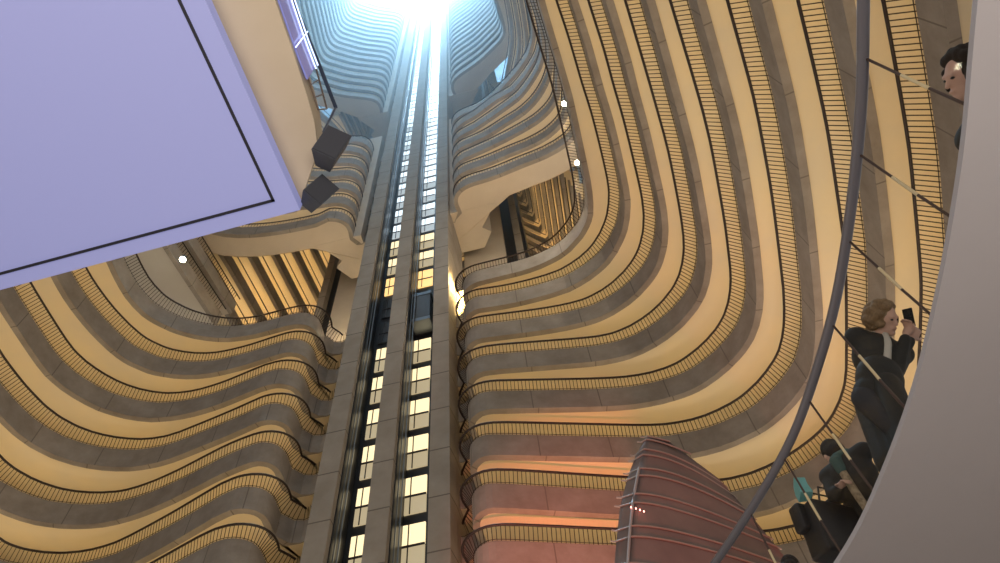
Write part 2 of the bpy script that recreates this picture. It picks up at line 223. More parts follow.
def curve(ctrl, step=.6):
    d = [0]
    for a, b in zip(ctrl, ctrl[1:]): d.append(d[-1] + math.dist(a, b))
    # centripetal-free: resample the polyline, then one smoothing pass
    out = []
    for i, (a, b) in enumerate(zip(ctrl, ctrl[1:])):
        p0 = ctrl[max(i-1, 0)]; p3 = ctrl[min(i+2, len(ctrl)-1)]
        L = math.dist(a, b); n = max(1, int(L/step))
        m1 = [(b[j]-p0[j])/max(1e-6, math.dist(b, p0))*L for j in (0, 1)]; m2 = [(p3[j]-a[j])/max(1e-6, math.dist(p3, a))*L for j in (0, 1)]
        for q in range(n):
            t = q/n; h00 = 2*t**3-3*t*t+1; h10 = t**3-2*t*t+t; h01 = -2*t**3+3*t*t; h11 = t**3-t*t
            out.append(tuple(h00*a[j]+h10*m1[j]+h01*b[j]+h11*m2[j] for j in (0, 1)))
    out.append(ctrl[-1]); return out
def normals(c):
    ns = []
    for i in range(len(c)):
        a = c[max(i-1, 0)]; b = c[min(i+1, len(c)-1)]
        dx, dy = b[0]-a[0], b[1]-a[1]; l = math.hypot(dx, dy) or 1
        ns.append((-dy/l, dx/l))
    return ns
def strip(mb, A, B, zA, zB):            # ruled band between two plan curves (s,t), with metres in uv
    n = len(A); vs = [P3(*p, zA) for p in A] + [P3(*p, zB) for p in B]
    d = [0]
    for a, b in zip(A, A[1:]): d.append(d[-1] + math.dist(a, b))
    fs, uv = [], []
    for i in range(n-1):
        fs.append((i, i+1, n+i+1, n+i)); uv += [(d[i], 0), (d[i+1], 0), (d[i+1], 1), (d[i], 1)]
    mb.add(vs, fs, uv)
def off(c, ns, w): return [(p[0]+n[0]*w, p[1]+n[1]*w) for p, n in zip(c, ns)]

BALMESH = None
def unit_baluster():
    mb = MB(); a = Vector((0, 0, 0)); b = Vector((0, 1, -.6))
    for w, q in ((.014, 0),):
        vs = [(-w, 0, w), (w, 0, w), (w, 0, -w), (-w, 0, -w), (-w, 1, w-.6), (w, 1, w-.6), (w, 1, -w-.6), (-w, 1, -w-.6)]
        mb.add(vs, [(0, 1, 2, 3), (7, 6, 5, 4), (0, 4, 5, 1), (1, 5, 6, 2), (2, 6, 7, 3), (3, 7, 4, 0)])
    me = bpy.data.meshes.new('baluster'); me.from_pydata(mb.v, [], mb.f); me.materials.append(M['bal']); return me

ORD = ['lowest', 'second', 'third', 'fourth', 'fifth', 'sixth', 'seventh', 'eighth', 'ninth', 'tenth', 'eleventh', 'twelfth', 'thirteenth',
       'fourteenth', 'fifteenth', 'sixteenth', 'seventeenth', 'eighteenth', 'nineteenth', 'twentieth', 'twenty-first', 'twenty-second',
       'twenty-third', 'twenty-fourth']

def balcony(k, ctrl, side, label, group, detail, lamp, depth=2.1, wall_h=None, far=False, soffit='soffit', tail=True):
    """one storey's gallery: concrete parapet, soffit, back wall, added glow strip, handrail, balusters"""
    c = curve(ctrl, .45 if detail == 2 else .8); h = RAIL(k); nr = len(c)
    t_ = [] if far else [(3.72, 2.45), (3.62, 2.68), (3.40 if side == 'right' else 3.22, 2.55 if side == 'right' else 2.46), (3.40 if side == 'right' else 3.02, 2.5 if side == 'right' else 2.36)]
    if side == 'right': c = t_[1:3][::-1] + t_[:1] + c if t_ else c
    else: c = c + [(-p[0], p[1]) for p in t_]
    ns = normals(c)
    lean = []
    for n in ns:
        if far: lean.append(.12); continue
        lean.append(.10 + (.36*abs(n[0])**1.5 if k <= 6 else -.15 + .06*abs(n[0])))
    base = [(p[0]+n[0]*w, p[1]+n[1]*w) for p, n, w in zip(c, ns, lean)]
    # rear line of the gallery: beyond the bulb beside the tower it runs straight to the tower's flank
    back = []
    cum = [0]
    for a, b in zip(c, c[1:]): cum.append(cum[-1] + math.dist(a, b))
    bulb = [abs(p[0]) < 8.0 and not far for p in c]
    if any(bulb):
        idx = [i for i, q in enumerate(bulb) if q]; i0, i1 = idx[0], idx[-1]
        for i, (p, n) in enumerate(zip(c, ns)):
            if bulb[i]:
                q = (i - i0)/max(1, i1-i0)
                if side == 'left': q = 1-q
                sg = -1 if side == 'left' else 1
                ref = off([c[i1 if side == 'right' else i0]], [ns[i1 if side == 'right' else i0]], depth)[0]
                back.append((sg*3.1 + (ref[0]-sg*3.1)*q, 4.4 + (ref[1]-4.4)*q))
            else: back.append((p[0]+n[0]*depth, p[1]+n[1]*depth))
    else: back = off(c, ns, depth)
    mid = len(c)//2; ox, oy = XY(*c[mid]); root = empty('balcony', (ox, oy, h-1.85+EYE), label, 'balcony', group)
    # parapet and slab edge
    mb = MB(); zb = h-1.85; zt = h-.60
    strip(mb, base, base, zb, zt)
    tl = [0]*len(c)
    if not far:
        for i in range(3): tl[i if side == 'right' else -1-i] = 1
    inner = [(p[0]+n[0]*w, p[1]+n[1]*w) for p, n, w in zip(base, ns, [.03 if q else .16 for q in tl])]
    strip(mb, base, inner, zt, zt); strip(mb, inner, inner, zt, h-1.15)
    lip = [(p[0]+n[0]*w, p[1]+n[1]*w) for p, n, w in zip(base, ns, [.05 if q else .30 for q in tl])]
    strip(mb, lip, base, zb, zb)
    part(mb, 'parapet', M['fascia'], root)
    # soffit, one board step behind the edge
    mb = MB(); strip(mb, lip, lip, zb+.07, zb); strip(mb, back, lip, zb+.07, zb+.07)
    part(mb, 'soffit', M[soffit], root)
    if detail >= 1:
        mb = MB(); strip(mb, inner, back, h-1.15, h-1.15); part(mb, 'floor_slab', M['fascia'], root)
    mb = MB(); strip(mb, back, back, zb, (wall_h if wall_h else zb+2.87)); part(mb, 'back_wall', M['wall'], root)
    # glowing strip added in place of corridor lamps, hidden from below by the parapet
    if lamp:
        a = off(base, ns, .24); b = off(base, ns, .40); mb = MB()
        if far: strip(mb, b[3:-3], a[3:-3], h-1.1, h-1.1)
        else: strip(mb, (off(base, ns, .55 if depth > 2 else .4))[4:-4], (off(base, ns, .95 if depth > 2 else .7))[4:-4], h-1.13, h-1.13)
        part(mb, 'hidden_glow_strip', M[lamp], root)
    mb = MB(); mb.tube([P3(*p, h) for p in (c if far else c[1:] if side == 'right' else c[:-2])], .055 if detail == 2 else .05, 6 if detail == 2 else 4); part(mb, 'handrail', M['rail'], root, True)
    if detail == 2:
        mb = MB(); mb.tube([P3(*p, h-.56) for p in off(base, ns, -.02)], .016, 4); part(mb, 'bottom_rail', M['rail'], root)
    if detail:
        # balusters every 165 mm from handrail out to the parapet top
        L = cum[-1] - .3; step = .17 if detail == 2 else .22; items = []; i = 0; q = .4
        while q < L:
            while cum[i+1] < q and i < len(c)-2: i += 1
            f = (q-cum[i])/max(1e-6, cum[i+1]-cum[i])
            a = [c[i][j]+(c[i+1][j]-c[i][j])*f for j in (0, 1)]; b = [base[i][j]+(base[i+1][j]-base[i][j])*f for j in (0, 1)]
            items.append((a, b)); q += step
        def vis(it):
            x, y, z = P3(*it[0], h); v = Vector((x, y, z-EYE)); d = v.dot(FW)
            if d < 1: return 1e9
            px, py = 500+750*v.dot(RX)/d, 281.5-750*v.dot(UY)/d
            return d + (0 if -10 < px < 1010 and -10 < py < 573 else 500)
        items.sort(key=vis)
        single = items[:100] if detail == 2 and vis(items[0]) < 500 else []
        global BALMESH
        if BALMESH is None: BALMESH = unit_baluster()
        for a, b in single:
            if vis((a, b)) > 500: break
            A = Vector(P3(*a, h)); B = Vector(P3(*b, h-.6)); dv = B-A; o = bpy.data.objects.new('baluster', BALMESH); COL.objects.link(o)
            o.parent = root; o.location = A-root.location; o.rotation_euler = (0, 0, math.atan2(dv.y, dv.x)-math.pi/2)
            o.scale = (1, math.hypot(dv.x, dv.y), 1)
        rest = items[len(single):] if len(single) == 100 else (items if not single else [it for it in items[len(single):] if vis(it) < 500])
        mb = MB(); w = .014 if detail == 2 else .02
        for a, b in rest:
            A = Vector(P3(*a, h)); B = Vector(P3(*b, h-.6)); t = Vector(((B-A).y, -(B-A).x, 0)); t = t.normalized()*w
            u = Vector((0, 0, w))
            mb.add([A-t+u, A+t+u, A+t-u, A-t-u, B-t+u, B+t+u, B+t-u, B-t-u], [(0, 4, 5, 1), (1, 5, 6, 2), (2, 6, 7, 3), (3, 7, 4, 0)])
        o = part(mb, 'balusters', M['bal'], root); o['kind'] = 'stuff'
    return root

def mirror(cu): return [(-p[0], p[1]) for p in cu][::-1]
RB = [(3.42, 2.35), (3.5, 2.62)]
def with_tail(cu, side):
    return cu

# ---- lower tier, the eight big galleries on each side
names_low = {-1: 'lowest', 0: 'second', 1: 'third', 2: 'fourth', 3: 'fifth', 4: 'sixth', 5: 'seventh', 6: 'eighth'}
for k in range(-1, 7):
    lab = 'bottom' if k == -1 else names_low[k]+' from bottom' if k < 6 else 'top'
    balcony(k, with_tail(RIGHT[k], 'right'), 'right', 'concrete gallery curving right of elevator tower, %s in the lower tier' % lab,
            'lower tier balconies on the right', 2, 'warm', depth=5.0)
    balcony(k, with_tail(LEFT[k], 'left'), 'left', 'waving concrete gallery left of elevator tower, %s in the lower tier' % lab,
            'lower tier balconies on the left', 2, 'warm', depth=5.0)
# ---- middle tier
for k in range(11, 18):
    for side in ('right', 'left'):
        cu = RIGHT[k] if side == 'right' else mirror(RIGHT[k])
        if k == 11 and side == 'left': cu = [(-15.6, -16), (-15.5, -5), (-15.1, -3.2), (-14.3, -1.7), (-13, -.75), (-11.15, -.2), (-9.07, .08), (-6.35, .18)] + [q for q in cu if q[0] > -5.7]
        balcony(k, with_tail(cu, side), side, 'grey gallery curving %s of elevator tower, %s of the seven middle tier levels' % (side, ORD[k-11]),
                'middle tier balconies on the '+side, 1, 'cool', depth=1.85, soffit='tan' if k == 11 else 'soffit')
# ---- top tier, fading into the daylight
for k in range(22, 46):
    for side in ('right', 'left'):
        cu = RIGHT[22] if side == 'right' else mirror(RIGHT[22])
        balcony(k, with_tail(cu, side), side, 'hazy thin gallery %s of elevator tower, %s of the top tier levels' % (side, ORD[k-22]),
                'top tier balconies on the '+side, 0, None, depth=1.85, soffit='tan' if k == 22 else 'soffit')
# ---- the court behind the tower, seen through the openings
for k in range(9, 31):
    sr = max(6.8, 12.4-.40*(k-11)); sl = min(-7.5, -15.0+.72*(k-11)); n = ORD[k-9]
    near = [(13.0-.5*(k-18), -4), (12.6-.5*(k-18), -20)] if 18 <= k <= 21 else []
    if k > 10:
        balcony(k, [(-2, 9.4), (sr-4.5, 10.0), (sr-1.0, 12.9), (sr-.12, 13.6), (sr, 13.3), (sr+.6, 3.2)] + near, 'right',
            'far gallery right of the tower, %s level of the rear court' % n, 'rear court balconies on the right', 0, 'far' if k < 18 else 'cool', depth=1.6, far=True)
    nl = [(-p[0], p[1]) for p in near[::-1]]
    if k > 10:
        balcony(k, (nl + [(sl-.6, 3.2)] if nl else [(sl-.9, .9), (sl-.6, 3.2)]) + [(sl, 12.6), (sl+.1, 13.4), (sl+.6, 13.8), (-2, 14.)], 'left',
            'far gallery left of the tower, %s level of the rear court' % n, 'rear court balconies on the left', 0, 'far' if k < 18 else 'cool', depth=1.6, far=True)
    else:
        balcony(k, [(-14.7, -6), (-14.2, -1), (-13.7, 3.4+.9*(k-9))], 'left',
            'unlit grey gallery beside the pale ceiling left of the tower, %s of two' % ('lower' if k == 9 else 'upper'), 'unlit galleries left of the tower', 1, None, depth=7 if k == 9 else 2, far=True, soffit='lounge' if k == 9 else 'tan')

# ------------------------------------------------------------------ elevator tower
def prism_st(mb, poly, h0, h1): return mb.prism([XY(*p) for p in poly], h0+EYE, h1+EYE)
tx, ty = XY(.35, 1.4)
tower = empty('elevator_tower', (tx, ty, 0), 'tall concrete elevator tower with two dark glazed shafts rising to the skylight', 'tower')
TOP = 151
for a, b in ((-2.7, -1.72), (-.12, .83), (2.5, 3.42)):
    part(prism_st(MB(), [(a, 1.4), (b, 1.4), (b, 3.1), (a, 3.1)], -1.6, TOP), 'concrete_fin', M['tower'], tower)
part(prism_st(MB(), [(-2.7, 1.45), (-2.7, 3.1), (-2.95, 5.2), (-3.05, 5.2), (-3.02, 2.3)], -1.6, TOP), 'side_wall', M['tower'], tower)
part(prism_st(MB(), [(3.42, 1.5), (3.5, 2.2), (3.5, 5.2), (3.42, 5.2)], -1.6, TOP), 'side_wall', M['tower'], tower)
part(prism_st(MB(), [(-2.7, 3.12), (3.42, 3.12), (3.42, 5.2), (-2.7, 5.2)], -1.6, TOP), 'shaft_back_wall', M['dark'], tower)
for a, b in ((-1.72, -.12), (.83, 2.5)):
    part(prism_st(MB(), [(a+.001, 1.75), (a+.05, 1.75), (a+.05, 3.1), (a+.001, 3.1)], -1.6, TOP), 'shaft_lining', M['dark'], tower)
    for ds in (.12, .30):
        part(prism_st(MB(), [(a+ds, 1.9), (a+ds+.05, 1.9), (a+ds+.05, 1.98), (a+ds, 1.98)], -1.6, TOP), 'guide_rail', M['steel'], tower)
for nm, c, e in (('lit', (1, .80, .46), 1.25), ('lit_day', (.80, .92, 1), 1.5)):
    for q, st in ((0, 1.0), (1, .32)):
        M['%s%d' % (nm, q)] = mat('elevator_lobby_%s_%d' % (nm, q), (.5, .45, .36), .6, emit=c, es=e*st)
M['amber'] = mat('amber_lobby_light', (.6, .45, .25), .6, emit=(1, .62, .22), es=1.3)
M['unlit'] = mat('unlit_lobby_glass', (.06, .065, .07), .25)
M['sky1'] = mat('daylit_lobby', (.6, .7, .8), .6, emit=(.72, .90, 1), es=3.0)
for bay, (a, b) in enumerate(((-1.40, -.40), (.90, 1.90))):
    for j in range(-2, 46):
        top = 22.85 + 2.8*j; z0 = top-2.2
        if j in (6, 7): m0 = m1 = M['unlit']
        elif j == 8: m0 = m1 = M['amber']
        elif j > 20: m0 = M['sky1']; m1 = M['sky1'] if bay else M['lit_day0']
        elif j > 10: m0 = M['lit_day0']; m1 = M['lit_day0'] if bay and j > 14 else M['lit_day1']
        else: m0, m1 = M['lit0'], M['lit1']
        wx, wy = XY((a+b)/2, 3.1)
        r = empty('lobby_window', (wx, wy, z0+EYE),
                  '%s window in the %s shaft of the elevator tower, %s up' % ('dark' if j in (6, 7) else 'amber' if j == 8 else 'lit' if j < 21 else 'daylit',
                  ('left', 'right')[bay], 'number %d' % (j+3)), 'window', 'lobby windows in the %s shaft' % ('left', 'right')[bay])
        part(prism_st(MB(), [(a, 3.04), (b, 3.04), (b, 3.11), (a, 3.11)], z0+1.05, top), 'upper_pane', m0, r)
        part(prism_st(MB(), [(a, 3.04), (b, 3.04), (b, 3.11), (a, 3.11)], z0, z0+1.0), 'lower_pane', m1, r)
        part(prism_st(MB(), [(a, 3.0), (b, 3.0), (b, 3.06), (a, 3.06)], z0+.98, z0+1.08), 'guard_rail', M['rail'], r)
        part(prism_st(MB(), [(a+.24, 3.01), (a+.29, 3.01), (a+.29, 3.05), (a+.24, 3.05)], z0, top), 'mullion', M['rail'], r)
# cars waiting in the shafts
for a, h, w in ((.95, 40.6, 'right shaft below the amber window'), ):
    cx, cy = XY(a+.55, 2.4)
    r = empty('elevator_car', (cx, cy, h-3.2+EYE), 'dark glass elevator car in the %s' % w, 'elevator')
    part(prism_st(MB(), [(a, 2.05), (a+1.15, 2.05), (a+1.15, 3.0), (a, 3.0)], h-3.2, h-2.9), 'car_floor', M['steel'], r)
    part(prism_st(MB(), [(a+.03, 2.08), (a+1.12, 2.08), (a+1.12, 2.95), (a+.03, 2.95)], h-2.9, h-.3), 'car_cabin', M['unlit'], r)
    part(prism_st(MB(), [(a, 2.05), (a+1.15, 2.05), (a+1.15, 3.0), (a, 3.0)], h-.3, h), 'car_roof', M['steel'], r)
# rear cores beside the tower and the bridging soffit at the foot of the middle and top tiers
def struct(mb, name, m): return tag(mb.build(name, m), kind='structure')
for sg in (1, -1):
    q = lambda L: [(sg*a, b) for a, b in (L if sg > 0 else L[::-1])]
    for h0, h1 in ((50.9, 73.5), (81.6, TOP)):
        struct(prism_st(MB(), q([(3.45, 1.9), (6.9, 1.9), (5.5, 3.6), (6.1, 4.1), (5.3, 5.3), (3.45, 5.3)]), h0+.05, h1), 'wall_bridge', M['tan'])
    struct(prism_st(MB(), q([(3.5, 6.0), (6.75, 6.0), (6.75, 12), (3.5, 12)]), 30, TOP), 'wall_core', M['tan'])
    struct(prism_st(MB(), q([(6.75, 6.6), (7.6, 6.6), (7.6, 12), (6.75, 12)]), 30, TOP), 'wall_rear_shaft', M['dark'])
    struct(prism_st(MB(), q([(7.6, 6.0), (8.15, 6.0), (8.15, 12), (7.6, 12)]), 30, TOP), 'wall_rear_fin', M['tower'])
    struct(prism_st(MB(), q([(8.15, 6.6), (8.4, 6.6), (8.4, 12), (8.15, 12)]), 30, TOP), 'wall_rear_reveal', M['dark'])
upw = mat('upper_outer_wall', (.16, .19, .22), .9)
struct(prism_st(MB(), [(-22.4, -26), (-22, -26), (-22, 19), (-22.4, 19)], 46, 159.9), 'wall_left', upw)
struct(prism_st(MB(), [(20, -26), (20.4, -26), (20.4, 19), (20, 19)], 52, 159.9), 'wall_right', upw)
struct(prism_st(MB(), [(-22, 18.6), (20, 18.6), (20, 19), (-22, 19)], 30, 159.9), 'wall_back', upw)
# floor of the lobby, roof light
struct(MB().box((0, 14, -.1), (90, 90, .2)), 'floor', mat('lobby_floor_stone', (.35, .27, .20), .5, noise=(.8, (.25, .18, .13), .3)))
sky = mat('roof_skylight_glass', (.8, .9, 1), .4, emit=(.55, .85, 1.0), es=3.)
struct(prism_st(MB(), [(-22, -26), (20, -26), (20, 19), (-22, 19)], 160, 160.3), 'ceiling', sky)

# ------------------------------------------------------------------ haze high in the shaft, lit by the skylight
for i, (h0, h1, dens) in enumerate(((50, 64, .009), (64.01, 82, .012), (82.01, 157, .017))):  # lowest layer added to imitate lens veiling glare over the middle tier
    hz = bpy.data.materials.new('shaft_haze'); hz.use_nodes = True; nt = hz.node_tree
    nt.nodes.remove(nt.nodes['Principled BSDF'])
    pv = nt.nodes.new('ShaderNodeVolumePrincipled'); pv.inputs['Color'].default_value = (.70, .87, 1, 1)
    pv.inputs['Density'].default_value = dens; pv.inputs['Anisotropy'].default_value = .30
    nt.links.new(pv.outputs[0], nt.nodes['Material Output'].inputs['Volume'])
    tag(prism_st(MB(), [(-19, -26), (19, -26), (19, 17), (-19, 17)], h0, h1).build('haze', hz), 'pale blue daylight haze around the tower, %s layer' % ('lower thin glare', 'middle', 'upper dense')[i], 'haze', kind='stuff')

# ------------------------------------------------------------------ openings beside the tower
dn = mat('downlight_lens', (1, .95, .85), .5, emit=(1, .88, .62), es=60)
for (x, y, z, w) in ((4.69, 12.60, 40.0, 'the nearer of two'), (5.20, 16.11, 40.0, 'the one beside the opening')):
    r = empty('post_lamp', (x, y, 37.61+EYE), 'bright post lamp on the top right gallery behind its rail, '+w, 'lamp')
    part(MB().tube([(x, y, 37.61+EYE), (x, y, z-.12+EYE)], .035, 8), 'post', M['rail'], r)
    e = MB(); e.tube([(x, y, z-.14+EYE), (x, y, z-.08+EYE), (x, y, z+.08+EYE), (x, y, z+.14+EYE)], .1, 10, rr=[.05, .13, .13, .05]); part(e, 'globe', dn, r, True)
    lm = bpy.data.lights.new('post_lamp_light', 'POINT'); lm.energy = 900; lm.color = (1, .86, .66); lm.shadow_soft_size = .14
    o = bpy.data.objects.new('post_lamp_light', lm); o.location = (x, y, z+.32+EYE); COL.objects.link(o)
x, y, z = -20.73, 21.44, 45.27
r = empty('downlight', (x, y, z+EYE), 'bright round downlight in the pale ceiling left of the tower', 'lamp')
part(MB().tube([(x, y, z+EYE+.10), (x, y, z+EYE-.10)], .24, 12), 'housing', M['steel'], r)
part(MB().tube([(x, y, z+EYE-.10), (x, y, z+EYE-.14)], .20, 12), 'lens', dn, r)
amb = mat('amber_doorway_light', (1, .8, .5), .5, emit=(1, .70, .25), es=5)
for i, (s0, s1, t, h0, h1, w) in enumerate(((3.55, 4.4, 3.0, 38.2, 41.3, 'right'), (-3.9, -3.5, 4.6, 38.2, 40.6, 'left'))):
    x, y = XY((s0+s1)/2, t); r = empty('lit_doorway', (x, y, h0+EYE), 'glowing amber doorway close against the %s flank of the elevator tower' % w, 'doorway')
    part(prism_st(MB(), [(s0, t), (s1, t), (s1, t+.05), (s0, t+.05)], h0, h1), 'panel', amb, r)
    part(prism_st(MB(), [(s0-.06, t-.05), (s1+.06, t-.05), (s1+.06, t), (s0-.06, t)], h1, h1+.08), 'lintel', M['rail'], r)
x, y = XY(3.9, 2.2); lm = bpy.data.lights.new('doorway_lamp', 'POINT'); lm.energy = 500; lm.color = (1, .72, .3); lm.shadow_soft_size = .15
lm2 = bpy.data.lights.new('left_doorway_lamp', 'POINT'); lm2.energy = 900; lm2.color = (1, .80, .5); lm2.shadow_soft_size = .3
o = bpy.data.objects.new('left_doorway_lamp', lm2); o.location = P3(-4.3, 4.0, 40.6); COL.objects.link(o)
o = bpy.data.objects.new('doorway_lamp', lm); o.location = (x, y, 40.6+EYE); COL.objects.link(o)

# ------------------------------------------------------------------ overhead screen and canopy, upper left
screen_m = mat('lavender_screen_fabric', (.25, .26, .42), .8, emit=(.28, .31, .66), es=.45)
line_m = mat('black_border_tape', (.02, .02, .03), .6)
canopy_m = mat('tan_canopy_plaster', (.56, .47, .34), .8, noise=(2.2, (.50, .41, .29), .25))
c = Vector((-1.141, 1.766, 0)); u = Vector((-.157, -.988, 0)); v = Vector((-.990, .141, 0))
def quadbox(mb, p, a, b, la, lb, z0, z1):
    return mb.prism([tuple((p)[:2]), tuple((p+a*la)[:2]), tuple((p+a*la+b*lb)[:2]), tuple((p+b*lb)[:2])][::1], z0+EYE, z1+EYE)
root = empty('overhead_screen', (c.x, c.y, 4.2+EYE), 'large lavender lit screen panel with a thin black border line, hung overhead at upper left', 'screen')
part(quadbox(MB(), c, u, v, 6, 6, 4.2, 4.3), 'screen_panel', screen_m, root)
q = c + Vector((-.131, -.078, 0))
mb = MB(); quadbox(mb, q, u, v, 5.8, .016, 4.192, 4.2); quadbox(mb, q, v, u, 5.8, .016, 4.192, 4.2)
part(mb, 'border_line', line_m, root)
poly = [(-1.00, -4), (-1.03, .3), (-1.028, .603), (-1.0, .877), (-.98, 1.15), (-.975, 1.3), (-.994, 1.476), (-1.099, 1.659), (-1.217, 1.861), (-1.5, 1.88), (-6.4, 2.5), (-6.4, -4)]
struct(MB().prism(poly[::-1], 4.4+EYE, 4.62+EYE), 'trim_canopy', canopy_m)
# small wedge loudspeakers bracketed to the canopy's edge
spk = mat('speaker_grey_plastic', (.055, .06, .075), .55, noise=(30, (.04, .045, .055), .2)); grl = mat('speaker_grille', (.03, .032, .04), .8)
def speaker(loc, rot, s, label):
    r = empty('loudspeaker', loc, label, 'speaker'); r.rotation_euler = rot
    # tapered cabinet: broad front baffle, narrow back
    f = [(-.14, -.12, -.19), (.14, -.12, -.19), (.14, -.12, .19), (-.14, -.12, .19)]; b = [(-.085, .13, -.19), (.085, .13, -.19), (.085, .13, .19), (-.085, .13, .19)]
    f = [tuple(s*q for q in p) for p in f]; b = [tuple(s*q for q in p) for p in b]
    MB().add(f+b, [(0, 1, 2, 3), (7, 6, 5, 4), (0, 4, 5, 1), (1, 5, 6, 2), (2, 6, 7, 3), (3, 7, 4, 0)]).build('cabinet', spk, r)
    MB().box((0, -.125*s, 0), (.26*s, .012*s, .36*s)).build('grille', grl, r)
    MB().box((-.0, .17*s, .02*s), (.05*s, .09*s, .07*s)).build('bracket', grl, r)
speaker((-.905, 1.47, 4.36+EYE), (.55, .25, .5), .56, 'larger dark wedge loudspeaker fixed to the canopy edge at upper left')
speaker((-1.04, 1.735, 4.33+EYE), (.5, .3, .8), .50, 'smaller dark wedge loudspeaker below the first, at the canopy tip')
# glass guard with lit edges, standing on the canopy edge, then an open ladder frame and a long blue-grey handrail
ledm = mat('blue_white_edge_light', (.7, .8, 1), .4, emit=(.55, .66, 1), es=1.6); gpm = mat('violet_glass', (.20, .22, .52), .15, emit=(.16, .18, .50), es=.35)
r = empty('lit_guard', (-1.0, .9, 4.62+EYE), 'narrow violet glass guard with glowing blue white edges on the canopy edge', 'guard')
L = [(-1.03, -.6), (-1.02, .3), (-1.015, .608), (-.985, .903), (-.962, 1.06)]
mb = MB()
for a, b in zip(L, L[1:]): mb.add([(a[0], a[1], 4.44+EYE), (b[0], b[1], 4.44+EYE), (b[0], b[1], 4.76+EYE), (a[0], a[1], 4.76+EYE), (a[0]-.01, a[1], 4.44+EYE), (b[0]-.01, b[1], 4.44+EYE), (b[0]-.01, b[1], 4.76+EYE), (a[0]-.01, a[1], 4.76+EYE)], [(0, 1, 2, 3), (7, 6, 5, 4), (2, 6, 7, 3), (0, 4, 5, 1)])
part(mb, 'glass_panel', gpm, r)
for z in (4.76, 4.68): part(MB().tube([(a+.012, b, z+EYE) for a, b in L], .0045, 6), 'edge_light', ledm, r)
for a, b in ((-1.017, .5), (-.988, .86)): part(MB().tube([(a+.015, b, 4.38+EYE), (a+.015, b, 4.80+EYE)], .004, 6), 'post_light', ledm, r)
blr = mat('blue_grey_painted_rail', (.05, .07, .12), .4, .3)
r = empty('upper_handrail', (-1.06, 1.1, 5.3+EYE), 'straight blue grey handrail running above the violet guard', 'railing')
part(MB().tube([(-1.25, -.2, 5.3+EYE), (-1.122, .741, 5.3+EYE), (-1.052, 1.157, 5.3+EYE), (-1.001, 1.489, 5.3+EYE)], .014, 8), 'handrail', blr, r)
for a, b, z in ((-1.122, .741, 5.3), (-1.001, 1.485, 5.3)): part(MB().tube([(a, b, z+EYE), (a-.02, b, 4.62+EYE)], .008, 6), 'post', blr, r)
lad = mat('brown_frame_steel', (.16, .12, .09), .6)
r = empty('ladder_frame', (-.97, 1.2, 4.62+EYE), 'small open brown ladder frame past the end of the violet guard', 'frame')
A = [(-.975, 1.035, 4.50), (-.957, 1.26, 4.50)]; B = [(-.985, 1.07, 4.85), (-.975, 1.36, 4.85)]
for P in (A, B): part(MB().tube([(p[0], p[1], p[2]+EYE) for p in P], .006, 6), 'side_bar', lad, r)
for i in range(4):
    q = i/3; part(MB().tube([tuple(A[0][j]+(A[1][j]-A[0][j])*q+(EYE if j == 2 else 0) for j in range(3)), tuple(B[0][j]+(B[1][j]-B[0][j])*q+(EYE if j == 2 else 0) for j in range(3))], .005, 6), 'rung', lad, r)

# ------------------------------------------------------------------ mezzanine edge, upper right
mz = mat('pale_grey_plaster', (.44, .415, .42), .85, noise=(1.5, (.41, .385, .39), .3))
rail_pts = [(2.02, -1.6), (2.28, .2), (2.38, 1.05), (2.45, 1.67), (2.48, 2.45), (2.46, 3.2), (2.38, 3.85), (2.25, 4.5), (2.02, 5.14), (1.65, 5.96), (1.15, 6.9), (.4, 8.0)]
RC = curve(rail_pts, .12)
struct(MB().prism([(p[0]+.025, p[1]) for p in RC][::-1] + [(9, -1.6), (9, 9)][::1], 3.55+EYE, 3.59+EYE), 'trim_mezzanine', mz)
hr = mat('gunmetal_handrail', (.20, .19, .21), .35, .5); brass = mat('rod_highlight_brass', (.80, .66, .40), .35, .7); ironr = mat('dark_rod', (.09, .06, .05), .4, .6)
gm = bpy.data.materials.new('guard_glass'); gm.use_nodes = True; nt = gm.node_tree; nt.nodes.remove(nt.nodes['Principled BSDF'])
tr = nt.nodes.new('ShaderNodeBsdfTransparent'); tr.inputs[0].default_value = (.93, .90, .86, 1); gl = nt.nodes.new('ShaderNodeBsdfGlossy'); gl.inputs['Roughness'].default_value = .03
mx = nt.nodes.new('ShaderNodeMixShader'); mx.inputs[0].default_value = .02
nt.links.new(tr.outputs[0], mx.inputs[1]); nt.links.new(gl.outputs[0], mx.inputs[2]); nt.links.new(mx.outputs[0], nt.nodes['Material Output'].inputs['Surface'])
guard = empty('glass_balustrade', (2.4, 3.5, 3.7+EYE), 'curved glass balustrade with thick gunmetal handrail and brass rods on the mezzanine edge', 'balustrade')
part(MB().tube([(p[0], p[1], 4.6+EYE) for p in RC], .037, 14), 'handrail', hr, guard, True)
mb = MB()
GC = [(p[0]+.03, p[1]) for p in RC]
for a, b in zip(GC, GC[1:]):
    mb.add([(a[0], a[1], 3.60+EYE), (b[0], b[1], 3.60+EYE), (b[0], b[1], 4.57+EYE), (a[0], a[1], 4.57+EYE)], [(0, 1, 2, 3)])
part(mb, 'glass', gm, guard)
def rail_x(y):
    for a, b in zip(RC, RC[1:]):
        if a[1] <= y <= b[1]: return a[0]+(b[0]-a[0])*(y-a[1])/(b[1]-a[1])
